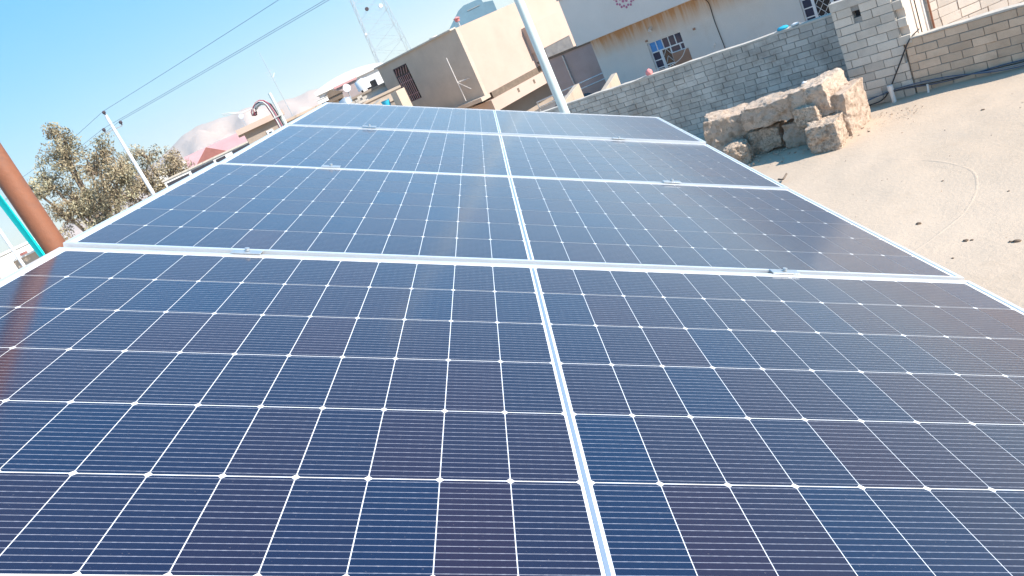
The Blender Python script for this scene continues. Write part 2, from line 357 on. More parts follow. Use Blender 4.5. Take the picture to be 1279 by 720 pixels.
# bent conduit with wires at the roof corner
by = 6.06
cr = empty('cable_entry_mast', (-1.70, by, 2.85), 0, 'bent grey conduit with red and white wires, left of the far panels', 'mast')
def off(p): return (p[0] + 1.70, p[1] - by, p[2] - 2.85)
pts = [(-1.69, by, 2.852), (-1.69, by, 4.0), (-1.69, by, 4.62), (-1.692, by, 4.70), (-1.70, by, 4.755), (-1.72, by, 4.79), (-1.752, by, 4.806), (-1.79, by, 4.80), (-1.815, by, 4.785)]
MB().tube([off(p) for p in pts], .020, 12).build('conduit', MT['galv'], cr)
MB().tube([off((-1.662, by + .02, 2.852)), off((-1.662, by + .02, 4.84))], .0125, 10).build('support_pipe', MT['pole'], cr)
for j, (mtn, dx, dy) in enumerate((('redc', .006, -.022), ('pvc', -.012, -.022), ('redc', -.022, -.012), ('blackh', .018, -.016))):
    w = [(p[0] + dx * (1 if p[2] < 4.78 else .6), p[1] + dy, p[2] + (.0 if p[2] < 4.75 else .018 - .004 * j)) for p in pts[1:]]
    w += [(-1.85 + .01 * j, by - .02, 4.77 - .012 * j), (-1.862, by, 4.745), (-1.84, by + .01, 4.735 + .008 * j), (-1.815, by, 4.755)]
    MB().tube([off(p) for p in w], .0042, 6).build('wire', MT[mtn], cr)
MB().box(off((-1.718, by - .028, 4.655)), off((-1.650, by + .036, 4.663))).build('strap', MT['pvc'], cr)
for k in (0, 1):
    MB().tube([off((-1.815, by, 4.79)), off((-1.92, by - .01, 4.792 + .008 * k)), off((-2.0, by - .02, 4.822 + .010 * k)), off((-2.07, by, 4.84 + .012 * k))], .0032, 6).build('wire', MT['pvc'], cr)

# ------------------------------------------------------------------ block walls
def blockwall(name, a0, a1, b0, z1, label='', mt='block', depth=.2, cl=.40, ch=.19, z0=-.05, mor='mortar', teeth=None, hole=None, cap=.0, rz=None, root=None, capmat='cap', course=None):
    """courses of real blocks on a mortar core"""
    rt = root or sthing(name, a0, b0, label, 'wall')
    Lw = a1 - a0; mb = MB(); n = int(round((z1 - cap - z0) / ch)); h = (z1 - cap - z0) / n
    for r_ in range(n):
        x = -random.uniform(.02, .12) - (r_ % 2) * cl / 2; za = z0 + r_ * h
        end = Lw + (teeth(r_, n) if teeth else 0)
        while x < end:
            xe = x + cl * random.choice((1, 1, 1, 1, .98, 1.02, .62 if random.random() < .25 else 1)); xa = max(x, 0) + .006; xb = min(xe, end) - .006
            x = xe
            if xb - xa < .05: continue
            if hole and xa < hole[1] and xb > hole[0] and za < hole[3] and za + h > hole[2]:
                for (u0, u1) in ((xa, hole[0]), (hole[1], xb)):
                    if u1 - u0 > .03: mb.box((u0, -.004, za + .006), (u1, depth, za + h - .006), random.random(), .003)
                continue
            o = random.uniform(-.009, .006); mb.box((xa, o, za + random.uniform(.003, .009)), (xb, depth - o, za + h - random.uniform(.003, .010)), random.random(), .004)
    mb.build('blocks', MT[mt], rt, bevel=.006)
    if hole:
        m2 = MB(); m2.box((.01, .022, z0), (hole[0], depth - .022, z1 - cap)); m2.box((hole[1], .022, z0), (Lw - .01, depth - .022, z1 - cap))
        m2.box((hole[0], .022, z0), (hole[1], depth - .022, hole[2])); m2.box((hole[0], .022, hole[3]), (hole[1], depth - .022, z1 - cap)); m2.build('mortar', MT[mor], rt)
        MB().box((hole[0], depth - .03, hole[2]), (hole[1], depth - .024, hole[3])).build('vent_opening', MT['dark'], rt)
    else:
        MB().box((.01, .020, z0), (Lw - .01, depth - .020, z1 - cap - .004)).build('mortar', MT[mor], rt)
    if cap:
        cm = MB(); N_ = int(Lw / .35); zt = [z1 + random.uniform(-.012, .012) for _ in range(N_ + 1)]
        for i in range(N_):
            xa, xb = i * Lw / N_, (i + 1) * Lw / N_
            cm.add([(xa, -.012, z1 - cap), (xb, -.012, z1 - cap), (xb, depth + .012, z1 - cap), (xa, depth + .012, z1 - cap),
                    (xa, -.010, zt[i]), (xb, -.010, zt[i + 1]), (xb, depth + .01, zt[i + 1]), (xa, depth + .01, zt[i])],
                   [(3, 2, 1, 0), (4, 5, 6, 7), (0, 1, 5, 4), (2, 3, 7, 6)] + ([(3, 0, 4, 7)] if i == 0 else []) + ([(1, 2, 6, 5)] if i == N_ - 1 else []))
        cm.build('coping', MT[capmat], rt)
    return rt
blockwall('block_wall', -11.5, -.02, .8, 1.955, cl=.31, ch=.14, label= 'long grey concrete block wall in front of the house with the blue-paned windows', mt='block', cap=.05)
w2 = blockwall('block_wall', 0, 1.18, 0, 2.26, 'tall grey block pier with a small dark vent hole near its top', 'block_grey', cap=.17, hole=(.40, .56, 1.84, 1.98),
               teeth=lambda r, n: (0 if r < 6 else (-.02 if r % 2 else .17)), depth=.22, ch=.178, mor='mortar')
blockwall('block_wall', 1.20, 13, .02, 1.13, 'low brown block wall right of the vent-hole pier, with a blue hose along its foot', 'block_warm', cap=.03, ch=.17)
w4 = empty('block_wall', fr(1.45, 1.25), R(-3), 'sunlit pale block wall at the top right corner, behind the low brown wall', 'wall')
blockwall('', 0, 11, 0, 4.3, '', 'block_pale', root=w4, mor='mortar_pale', cap=.0)
# broken yard stubs behind the long wall, sunlit ends
for a, b0, b1, h, lb in ((-7.2, 1.05, 2.3, 2.02, 'sunlit pale wall stub rising behind the long block wall, left of the blue-stained house corner'),
                         (-8.9, 1.05, 2.6, 2.06, 'sunlit pale wall stub just left of the foot of the grey pole')):
    r = sthing('wall_stub', a, b0, lb, 'wall')
    MB().add([(-.2, 0, 0), (0, 0, 0), (0, b1 - b0, 0), (-.2, b1 - b0, 0), (-.2, 0, h - .28), (0, 0, h - .28), (0, b1 - b0, h + .12), (-.2, b1 - b0, h + .12)],
             [(3, 2, 1, 0), (4, 5, 6, 7), (0, 1, 5, 4), (1, 2, 6, 5), (2, 3, 7, 6), (3, 0, 4, 7)]).build('wall', MT['cream'], r, bevel=.01)

# pipes and hoses on the right
def wire(pts, rad, mt, name, label, cat, n=8):
    return tag(MB().tube(pts, rad, n).build(name, MT[mt]), label, cat)
import mathutils
def smooth_path(P, k=8):
    P = [Vector(p) for p in P]; out = []
    Q = [P[0] * 2 - P[1]] + P + [P[-1] * 2 - P[-2]]
    for i in range(1, len(Q) - 2):
        for j in range(k):
            t = j / k; a, b, c, d = Q[i - 1], Q[i], Q[i + 1], Q[i + 2]
            out.append(.5 * ((2 * b) + (c - a) * t + (2 * a - 5 * b + 4 * c - d) * t * t + (3 * b - 3 * c + d - a) * t ** 3))
    return out + [P[-1]]
hs = empty('hose_bundle', fr(1.2, -.1), 0, 'bundle of dark blue hoses sagging along the foot of the low brown wall', 'hose')
for k in range(4):
    P = [fr(-.3, -.09 - .012 * k, .03 + .012 * k), fr(.3, -.07 - .02 * k, .12), fr(.9, -.06 - .025 * k, .16 + .02 * k), fr(1.8, -.05 - .02 * k, .10 + .035 * k), fr(3.0, -.05 - .03 * k, .15 - .03 * k), fr(5, -.08 - .04 * k, .12 + .03 * k), fr(9, -.1, .2)]
    P = [p - fr(1.2, -.1) for p in P]
    MB().tube(smooth_path(P), .010, 8).build('hose', MT[('blueh', 'blackh', 'hosegrey', 'blueh')[k]], hs)
wire(smooth_path([fr(1.42, .35, 1.18), fr(1.3, -.03, 1.08), fr(1.0, -.06, .62), fr(.72, -.07, .2), fr(.55, -.12, .05), fr(.3, -.16, .02)]), .014, 'blackh', 'cable', 'black cable running slantwise down the seam between the pier and the low wall', 'cable')
vp = empty('vent_pipe', fr(.80, -.16), 0, 'short white plastic pipe standing in the sand at the foot of the pier', 'pipe')
MB().tube([(0, 0, -.05), (-.01, .0, .22)], .045, 14).build('pipe', MT['pvc'], vp); MB().tube([(-.01, 0, .221), (-.012, 0, .33)], .056, 14).build('pipe_socket', MT['pvc'], vp)
st = empty('stake', fr(1.45, -.15), 0, 'small white stake in the sand under the blue hoses', 'stake'); MB().tube([(0, 0, -.05), (.02, 0, .16)], [.022, .018], 8).build('shaft', MT['pvc'], st)
for k, (a, mtn, rr, lb) in enumerate(((1.40, 'blackh', .012, 'thin black cable rising behind the right edge of the pier'), (1.50, 'pvc', .025, 'white plastic pipe rising behind the pier'), (1.60, 'rust', .02, 'thin rusty pipe rising behind the pier, beside the white one'))):
    wire([fr(a, .55 + k * .06, 0), fr(a, .55 + k * .06, 3.4)], rr, mtn, 'riser_pipe', lb, 'pipe')
# pier's sunlit plaster flank
MB().box((.95, .10, 0), (1.33, 1.2, 2.6)).build('plaster_flank', MT['plaster'], w2)

# ------------------------------------------------------------------ H2: grey rendered house with the overhanging upper floor
h2 = sthing('house', -9.7, 5, 'grey cement-rendered house with overhanging parapet and blue-paned windows', 'house')
OX, OY = -9.7, 5.0
for nd in MT['cement'].node_tree.nodes:          # run-off streaks start under the overhang (object z = 3.13)
    if nd.type == 'MAP_RANGE' and abs(nd.inputs[2].default_value) < 1e-6 and abs(nd.inputs[1].default_value + .9) < 1e-6: nd.inputs[1].default_value = 2.35; nd.inputs[2].default_value = 3.16
def wall_with_holes(x0, x1, z0, z1, holes, y0, y1, name, m_, root):
    mb = MB(); xs = sorted(set([x0, x1] + [h[0] for h in holes] + [h[1] for h in holes]))
    for xa, xb in zip(xs, xs[1:]):
        hh = sorted([h for h in holes if h[0] <= xa and h[1] >= xb], key=lambda h: h[2]); z = z0
        for h in hh: mb.box((xa, y0, z), (xb, y1, h[2])); z = h[3]
        mb.box((xa, y0, z), (xb, y1, z1))
    return mb.build(name, m_, root)
w1x = (-7.66 - OX, -6.40 - OX, .62, 2.34); w2x = (-2.64 - OX, -1.55 - OX, .3, 2.75)
wall_with_holes(0, 10.2, 0, 3.13, [w1x, w2x], 0, .25, 'lower_wall', MT['cement'], h2)
MB().box((0, .252, 0), (.25, 9, 3.13)).box((9.95, .252, 0), (10.2, 9, 3.13)).box((.252, 8.7, 0), (9.948, 9, 3.13)).build('side_wall', MT['cement_up'], h2)
MB().box((0, -.8, 3.132), (10.4, 9.2, 4.70)).build('parapet', MT['cement_up'], h2, bevel=.015)
MB().box((-.04, -.84, 4.702), (10.44, 9.24, 4.77)).build('roof_edge', MT['cap'], h2)
def window(root, x0, x1, z0, z1, y, panes, bars, fm='whitep', label=None, fw=.035, solid=None):
    """frame bars in (x0,x1,z0,z1) fractions; panes behind"""
    f = MB(); W_, H_ = x1 - x0, z1 - z0
    for a, b, c, d in ((0, fw, 0, H_), (W_ - fw, W_, 0, H_), (fw, W_ - fw, 0, fw), (fw, W_ - fw, H_ - fw, H_)): f.box((x0 + a, y, z0 + c), (x0 + b, y + .05, z0 + d))
    for a, b, c, d in bars: f.box((x0 + a, y + .003, z0 + c), (x0 + b, y + .047, z0 + d))
    fo = f.build('window', MT[fm], root)
    if label: fo['label'] = label
    for a, b, c, d, mm in panes: MB().box((x0 + a, y + .02, z0 + c), (x0 + b, y + .026, z0 + d)).build('pane', MT[mm], fo)
    return fo
# first window: 1.26 x 1.72
W_, H_ = 1.26, 1.72; b = .03; pw = (W_ - .07) / 5; top = .31
bars = [(.035, W_ - .035, H_ - top - b - .035, H_ - top - .035 + .01)]
for i in range(1, 5): bars.append((.035 + i * pw - b / 2, .035 + i * pw + b / 2, H_ - top - .032, H_ - .036))
bars.append((.30, .345, .036, H_ - top - .066)); bars.append((.36, .40, .036, H_ - top - .066)); bars.append((.70, .745, .036, H_ - top - .066))
zz = H_ - top - .066
for i in range(1, 6): bars.append((.036, .30, zz - i * .25 - b / 2, zz - i * .25 + b / 2))
bars.append((.40, .70, zz - .50, zz - .47)); bars.append((.40, .70, zz - 1.0, zz - .97))
bars.append((.745, W_ - .036, zz - .20, zz - .165)); bars.append((1.06, 1.10, zz - .165, zz))
pn = []
for i in range(5): pn.append((.035 + i * pw + .012, .035 + (i + 1) * pw - .012, H_ - top - .034, H_ - .034, 'curtain' if i < 2 else 'winblue'))
pn += [(.034, .302, .034, zz + .002, 'winblue'), (.398, .702, .034, zz + .002, 'windark'), (.743, W_ - .034, zz - .167, zz + .002, 'winblue'), (.743, W_ - .034, .034, zz - .19, 'windark')]
wn = window(h2, w1x[0], w1x[1], w1x[2], w1x[3], .07, pn, bars, label='blue-paned window with a brown board over its lower right part')
MB().box((w1x[0] + .76, -.012, .5), (w1x[1] + .10, .014, w1x[2] + zz - .19)).build('board', MT['ply'], wn)
gl = MB()                                  # decorative grille lines in the middle pane
for k in range(5):
    z_ = w1x[2] + .2 + k * .24; x_ = w1x[0] + .40
    gl.bar((x_ + .02, .085, z_), (x_ + .15, .085, z_ + .2), .012, .012); gl.bar((x_ + .28, .085, z_), (x_ + .15, .085, z_ + .2), .012, .012)
gl.build('grille', MT['whitep'], wn)
# second window / door
W_, H_ = 1.09, 2.45; bars = []; zz = H_ - .06
bars = [(.27, .35, .036, H_ - .036), (.76, .84, .036, H_ - .036)]
for i in range(1, 10): bars.append((.036, .27, zz - i * .25 - b / 2, zz - i * .25 + b / 2)); bars.append((.84, W_ - .036, zz - i * .25 - b / 2, zz - i * .25 + b / 2))
bars.append((.35, .76, zz - .5, zz - .46))
wn2 = window(h2, w2x[0], w2x[1], w2x[2], w2x[3], .07, [(.034, .272, .034, H_ - .034, 'winblue'), (.348, .762, .034, H_ - .034, 'windark'), (.838, W_ - .034, .034, H_ - .034, 'winblue')], bars, label='tall blue-paned window behind the pier')
gl = MB()
for k in range(8):
    z_ = w2x[2] + .1 + k * .26; x_ = w2x[0] + .36
    for s_ in ((0, .2), (.4, .2)): gl.bar((x_ + s_[0], .085, z_), (x_ + s_[1], .085, z_ + .24), .012, .012)
    for s_ in ((0, .2), (.4, .2)): gl.bar((x_ + s_[1], .085, z_), (x_ + s_[0], .085, z_ + .24), .010, .010)
gl.build('grille', MT['whitep'], wn2)
# round mosaic rosette on the upper wall
em = MB(); cx, cz = -7.31 - OX, 4.03
for k in range(26):
    a = 2 * math.pi * k / 26; rr = .32 + .045 * (k % 2)
    em.prism([(cx + rr * math.cos(a) + .04 * math.cos(a + q), cz + rr * math.sin(a) + .04 * math.sin(a + q)) for q in (0, 1.2, 2.4, 3.6, 5)], -.812, -.80, random.random())
for k in range(9):
    a = 2 * math.pi * k / 9; em.prism([(cx + .18 * math.cos(a) + .05 * math.cos(q), cz + .18 * math.sin(a) + .05 * math.sin(q)) for q in (0, 1.2, 2.4, 3.6, 5)], -.812, -.80)
em.build('rosette', MT['emb'], h2, fix=True)
lf = MB().tube([(-7.32 - OX, .0, 2.75), (-7.32 - OX, -.07, 2.73), (-7.32 - OX, -.11, 2.68)], [.05, .05, .065], 10).build('wall_lamp', MT['whitep'], h2)
for x_, z_ in ((-7.62 - OX + .0, 2.42), (-5.5 - OX, 1.55), (-5.42 - OX, 1.62), (-5.9 - OX, 2.25)):
    MB().box((x_ - .04, -.03, z_ - .03), (x_ + .04, -.0, z_ + .03)).build('socket_box', MT['pvc' if z_ < 2 else 'ply'], h2)
wire(smooth_path([fr(-5.25, 4.18, 3.6), fr(-5.2, 4.17, 3.16), fr(-5.16, 4.9, 2.9), fr(-5.17, 4.97, 2.2), fr(-5.10, 4.97, .8)]), .012, 'blackh', 'cable', 'black cable hanging down the grey house facade right of its window', 'cable')
wire(smooth_path([fr(-6.1, 4.6, 1.9), fr(-6.35, 4.5, 1.62), fr(-6.8, 4.4, 1.5), fr(-7.3, 4.3, 1.55)]), .012, 'pvc', 'cable', 'white cable looping loosely in front of the boarded blue window', 'cable')
# fascia tee on top: cloths on the wall
def lump(name, p, s, m_, label, cat, seed=1, sub=3, amp=.25, freq=2.0):
    import bmesh; from mathutils import noise
    b_ = bmesh.new(); bmesh.ops.create_icosphere(b_, subdivisions=sub, radius=1)
    for v in b_.verts:
        n_ = 1 + amp * noise.noise(v.co * freq + Vector((seed * 7.3, seed, 0))) + amp * .3 * noise.noise(v.co * freq * 3.1 + Vector((seed, 3, 1)))
        v.co = Vector((v.co.x * s[0], v.co.y * s[1], v.co.z * s[2])) * n_
    me = bpy.data.meshes.new(name); b_.to_mesh(me); b_.free(); me.materials.append(m_)
    for q in me.polygons: q.use_smooth = True
    o = bpy.data.objects.new(name, me); C.objects.link(o); o.location = p; o.rotation_euler = (0, 0, SRZ)
    return tag(o, label, cat)
lump('cloth', fr(-1.45, .9, 1.99), (.13, .10, .05), MT['bluecl'], 'bright blue cloth lying on top of the long block wall', 'cloth', 3)
lump('cloth', fr(-1.15, .9, 1.985), (.10, .08, .04), MT['pvc'], 'white rag on top of the long block wall beside the blue cloth', 'cloth', 5)
lump('cloth', fr(-5.22, .9, 2.02), (.10, .08, .10), MT['redcl'], 'pink cloth hanging on the long block wall below the boarded window', 'cloth', 4)

# recess wall, downpipe, rail left of H2
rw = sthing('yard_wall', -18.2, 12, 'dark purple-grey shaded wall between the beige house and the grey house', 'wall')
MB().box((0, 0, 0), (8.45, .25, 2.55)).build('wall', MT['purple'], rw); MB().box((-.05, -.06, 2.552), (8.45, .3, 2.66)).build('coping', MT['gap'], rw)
MB().tube([(1.58, -.06, .6), (1.55, -.06, 2.5)], .035, 8).build('downpipe', MT['galv'], rw)
rl = sthing('handrail', -17.5, 10, 'grey metal handrail in front of the purple-grey wall', 'rail')
for z_ in (1.0, 1.25): MB().tube([(0, 0, z_ - .15), (4.2, 0, z_ + .1)], .03, 8).build('rail', MT['galv'], rl)
for x_ in (0, 2.1, 4.2): MB().tube([(x_, 0, 0), (x_, 0, 1.25 + .06 * (x_ - 2.1))], .03, 8).build('post', MT['galv'], rl)
lump('shadow_lump', fr(-14.6, 8.6, .45), (1.6, .7, .55), MT['blackh'], 'black lump standing in for the dark shadow at the foot of the purple-grey wall', 'shadow_lump', 8)  # added black lump in place of the dark shadow low in the recess

# ------------------------------------------------------------------ H1: beige house
h1 = sthing('house', -21.47, 11, 'beige house with bright sunlit right face and a grilled window in its shaded left face', 'house')
ww = (-27.27 + 21.47, -26.0 + 21.47, 3.30, 5.27)
wall_with_holes(-6.95, -.002, 2.18, 5.70, [ww], 0, .25, 'front_wall', MT['stucco_left'], h1)
MB().box((-.25, .252, 2.18), (0, 12, 5.70)).build('sunlit_wall', MT['stucco'], h1)
MB().box((-6.95, .252, 2.18), (-6.7, 12, 5.70)).box((-6.698, 11.75, 2.18), (-.252, 12, 5.70)).box((-6.698, .252, 5.3), (-.252, 11.748, 5.5)).build('rear_wall', MT['stucco'], h1)
MB().box((-7.15, -.10, 5.702), (-.3, .34, 5.78)).box((-7.15, .342, 5.702), (-6.65, 12.1, 5.78)).build('parapet_cap', MT['cap'], h1)
MB().box((-7.4, -.45, 1.98), (.12, .25, 2.178)).build('ledge', MT['stucco_left'], h1)
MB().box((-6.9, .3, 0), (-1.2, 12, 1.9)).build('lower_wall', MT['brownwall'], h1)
MB().box((-.9, .5, 1.84), (.02, 12, 2.178)).build('shadow_strip', MT['gap'], h1)  # dark brown strip paints the shadow line under the upper storey
MB().box((-1.4, .12, 1.2), (.16, 12.3, 1.84)).build('fascia', MT['stucco'], h1)
for y_ in (2.2, 3.6): MB().box((.158, y_, 1.5), (.164, y_ + .16, 1.72)).build('vent_hole', MT['gap'], h1)
MB().box((-1.2, 1.0, 0), (-1.0, 12, 1.2)).build('porch_wall', MT['brownwall'], h1)
MB().box((-1.0, .5, .0), (4.5, 12, .06)).build('porch_floor', MT['greyband'], h1)
# back block with sunlit parapet wall
MB().box((.002, 4.52, 2.93), (.46, 7.75, 4.33)).build('back_block_wall', MT['stucco'], h1)
MB().box((.002, 4.6, 2.2), (.40, 7.6, 2.928)).build('back_block_base', MT['stucco'], h1)
MB().box((.402, 5.18, 2.2), (.43, 7.6, 2.928)).build('shadow_band', MT['greyband'], h1)  # dark grey colour paints in the neighbouring house's shadow
# grilled window
W_, H_ = ww[1] - ww[0], ww[3] - ww[2]
wn3 = window(h1, ww[0], ww[1], ww[2], ww[3], .03, [(.03, W_ - .03, .03, H_ - .03, 'windark')], [(.04, W_ - .04, 1.42, 1.48), (W_ / 2 - .02, W_ / 2 + .02, .04, 1.42)], fm='iron', fw=.05, label='tall window with purple iron grille')
gm = MB()
for i in range(1, 8): gm.box((ww[0] + i * W_ / 8 - .014, -.012, ww[2] + .02), (ww[0] + i * W_ / 8 + .014, .006, ww[2] + 1.44))
for z_ in (.35, 1.1): gm.box((ww[0] + .02, -.020, ww[2] + z_ - .012), (ww[1] - .02, -.013, ww[2] + z_ + .012))
for i in range(5): gm.bar((ww[0] + .1 + i * .23, 0, ww[2] + 1.52), (ww[0] + .25 + i * .23, 0, ww[2] + 1.9), .02, .015)
gm.build('grille', MT['pink'], wn3)
cb = MB().tube([(-22.43 + 21.47, -.45, 2.3), (-22.43 + 21.47 - .02, -.45, 4.62)], .02, 8)
cb.bar((-.97, -.45, 3.3), (-.4, -.3, 2.75), .02, .02).bar((-.97, -.45, 3.3), (-.75, -.02, 3.25), .02, .02).bar((-.97, -.45, 3.35), (-.45, -.02, 3.25), .02, .02)
tb = tag(cb.build('antenna_bracket', MT['pvc']), 'thin white pole bracket on the shaded face of the beige house', 'bracket'); tb.location = fr(-21.47, 11); tb.rotation_euler = (0, 0, SRZ)
# roof clutter of H1
rc = sthing('vent_cowl', -22.6, 12.5, 'small pink vent cowl on the corner of the beige roof', 'vent cowl')
MB().tube([(0, 0, 5.5), (0, 0, 6.1)], .05, 8).build('post', MT['galv'], rc); MB().tube([(0, 0, 6.0), (0, 0, 6.14), (0, 0, 6.16), (0, 0, 6.24)], [.12, .14, .2, .04], 10).build('head', MT['redcl'], rc)
dr = empty('roof_drum', fr(-24.6, 12.3, 5.5), 0, 'small pale drum on the beige house roof, left of the pink fitting', 'drum'); MB().tube([(0, 0, 0), (0, 0, .35)], .22, 12).build('drum', MT['whitep'], dr); MB().tube([(0, 0, .352), (0, 0, .38)], .235, 12).build('lid', MT['pvc'], dr)
# trim, dish and lean-to wall left of H1
st = empty('wall_pier', (-3.56, 26.80, 0), SRZ, 'cream sunlit pier left of the grilled window', 'pier'); MB().box((0, 0, 0), (.33, .4, 4.3)).build('pier', MT['cream'], st)
dh = empty('roof_bucket', (-3.85, 26.9, 3.9), 0, 'round blue bucket beside the cream pier', 'bucket'); MB().tube([(0, 0, 0), (0, 0, .26)], [.12, .15], 14).build('body', MT['bluecl'], dh); MB().tube([(0, 0, .26), (0, 0, .28)], .16, 14).build('rim', MT['teal'], dh)
dhs = empty('bucket_shelf', (-3.85, 26.9, 0), 0, 'narrow block column under the blue bucket', 'column'); MB().box((-.2, -.2, 0), (.2, .2, 3.898)).build('column', MT['brownwall'], dhs)

# ------------------------------------------------------------------ mid-distance houses (facade given by two ground points, built back from it)
def house(name, P, Q, z1, depth, wallm, label, roofm='cap', over=.15, rt_=.14, openings=(), roof='flat', cat='house', rise=.5):
    P = Vector((*P, 0)); Q = Vector((*Q, 0)); d = Q - P; L_ = d.length; r = empty(name, P, math.atan2(d.y, d.x), label, cat)
    MB().box((0, 0, -.3), (L_, depth, z1)).build('wall', MT[wallm], r)
    if roof == 'flat': MB().box((-over, -over, z1 + .002), (L_ + over, depth + over, z1 + rt_)).build('roof', MT[roofm], r)
    elif roof == 'gable': MB().prism([(-over, z1 + .002), (L_ + over, z1 + .002), (L_ / 2, z1 + rise)], -over, depth + over).build('roof', MT[roofm], r, fix=True)
    elif roof == 'long':                                      # ridge parallel to the facade
        mb = MB(); mb.add([(-over, -over, z1 + .002), (L_ + over, -over, z1 + .002), (L_ + over, depth + over, z1 + .002), (-over, depth + over, z1 + .002), (-over, depth / 2, z1 + rise), (L_ + over, depth / 2, z1 + rise)],
                          [(3, 2, 1, 0), (0, 1, 5, 4), (2, 3, 4, 5), (1, 2, 5), (3, 0, 4)]); mb.build('roof', MT[roofm], r)
    elif roof == 'arch':
        k = 18; mb = MB().prism([(-over + (L_ + 2 * over) * i / k, z1 + .002 + rise * math.sin(math.pi * min(1, .06 + .94 * i / k)) ** .6) for i in range(k + 1)] + [(L_ + over, z1 - .05), (-over, z1 - .05)], -over, depth + over); mb.build('roof', MT[roofm], r, fix=True)
    for x0, x1, za, zb, mm in openings:
        if mm == 'dark': MB().box((x0, -.03, za), (x1, -.002, zb)).build('opening', MT[mm], r); continue
        w_ = MB().box((x0, -.03, za), (x1, -.002, zb)).build('window', MT['whitep'], r)
        MB().box((x0 + .07, -.04, za + .07), (x1 - .07, -.031, zb - .07)).build('pane', MT[mm], w_)
    return r
house('house', (-13.2, 60.6), (-7.7, 61.5), 6.25, 7, 'white', 'white house with a long gently arched white roof, between the hill and the lattice mast', roofm='white', roof='arch', rise=.62, over=.2, openings=((3.6, 4.6, 4.6, 5.6, 'windark'),))
house('outbuilding_or_shade_block', (-10.99, 56.9), (-9.5, 57.2), 6.0, 3, 'purple', 'small mauve block standing in for the shaded wall under the arched white roof', roofm='pink', cat='outbuilding_or_shade_block')  # mauve colour paints in the shade on the wall below the arch
house('house', (-9.25, 38.9), (-7.75, 39.25), 5.02, 3, 'cream', 'small flat-roofed shed with dark eaves behind the far left corner of the panels', roofm='gap', rt_=.16, over=.3, openings=((.3, .9, 4.2, 4.8, 'windark'),))
house('outbuilding_or_shade_block', (-8.75, 40.6), (-7.7, 40.9), 5.3, 2.5, 'brownwall', 'tiny brown gabled hut above the dark-eaved shed', roofm='gap', roof='gable', rise=.35, over=.1, cat='hut')
house('house', (-9.4, 31.6), (-7.1, 32.2), 4.98, 6, 'cream', 'low cream house behind the bent conduit mast, right of the brown box-like house', roofm='cream', rt_=.1, over=.05)
house('house', (-8.6, 44.1), (-4.6, 44.8), 4.75, 5, 'white', 'cream-white cluttered house with a dark eaves line, left of the beige house', roofm='brownwall', rt_=.12, over=.25, openings=((.6, 1.2, 3.4, 4.1, 'windark'), (2.2, 2.9, 3.3, 4.2, 'curtain')))
house('house', (-7.6, 35.0), (-4.2, 35.6), 4.30, 4, 'cream', 'low cream lean-to in front of the cluttered white house', roofm='cream', rt_=.1, over=.05)
house('outbuilding_or_shade_block', (-5.1, 29.6), (-3.6, 29.9), 4.0, 3, 'brownwall', 'shaded brown lean-to at the left foot of the beige house', roofm='cream', roof='gable', rise=.25, over=.05, cat='lean-to')
house('house', (-9.35, 28.45), (-8.0, 28.9), 5.22, 3.5, 'brownwall', 'brown box-like house with an overhanging sand-coloured flat roof, left of the bent conduit mast', roofm='stucco', rt_=.2, over=.22, openings=((.75, 1.0, 4.6, 4.95, 'windark'),))
house('house', (-20.9, 50.9), (-16.8, 52.4), 5.15, 5, 'cream', 'house with a long pink pitched roof below the hill', roofm='pink', roof='long', rise=.95, over=.3, openings=((1, 2, 4.4, 4.9, 'windark'), (2.6, 3.6, 4.4, 4.9, 'windark')))
house('house', (-16.9, 41.7), (-15.25, 42.4), 5.0, 4, 'white', 'small house with a dark red gable roof in front of the pink-roofed house', roofm='red', roof='gable', rise=.75, over=.15)
house('house', (-25.3, 54.3), (-21.3, 56.1), 5.75, 6, 'white', 'plain white house between the bushy tree and the red gable roof', roofm='white', rt_=.12, over=.1)
house('boundary_wall', (-16.6, 36.4), (-12.3, 38.1), 4.98, .3, 'white', 'low white wall with dark slits, right against the left panel edge', roofm='cap', rt_=.08, over=.06, openings=((.1, 1.2, 4.62, 4.86, 'dark'), (1.35, 2.5, 4.60, 4.92, 'dark'), (2.62, 3.1, 4.64, 4.9, 'dark'), (3.5, 4.4, 4.66, 4.93, 'dark')), cat='wall')
house('house', (-35.2, 48.6), (-32.0, 50.6), 5.3, 6, 'white', 'far white house at the left border below the turquoise hose', roofm='white', rt_=.15, over=.1, openings=((1.6, 2.2, 4.4, 5.0, 'red'),))
house('house', (-31.0, 44.5), (-28.6, 45.6), 4.62, 5, 'cream', 'low cream house in front of the far white one at the left border', roofm='white', rt_=.12, over=.1)
def tank(p, r_, h_, m_, label):
    t_ = empty('water_tank', p, 0, label, 'water tank'); MB().tube([(0, 0, .12), (0, 0, .12 + h_), (0, 0, .12 + h_ * 1.12)], [r_, r_, r_ * .4], 16).build('tank', MT[m_], t_)
    MB().tube([(0, 0, .12 + h_ * 1.12), (0, 0, .12 + h_ * 1.2)], r_ * .28, 12).build('lid', MT['galv'], t_)
    for a in range(4): MB().tube([(r_ * .7 * math.cos(a * 1.57 + .8), r_ * .7 * math.sin(a * 1.57 + .8), 0), (r_ * .7 * math.cos(a * 1.57 + .8), r_ * .7 * math.sin(a * 1.57 + .8), .12)], .04, 6).build('foot', MT['iron'], t_)
tank((-7.4, 46.3, 4.88), .42, .55, 'whitep', 'white water tank on the cluttered white house, left one')
tank((-5.7, 46.6, 4.88), .34, .45, 'galv', 'grey metal water tank on the cluttered white house, right one')
tank((-6.9, 36.4, 4.40), .30, .36, 'galv', 'small grey drum-shaped tank on the cream lean-to')
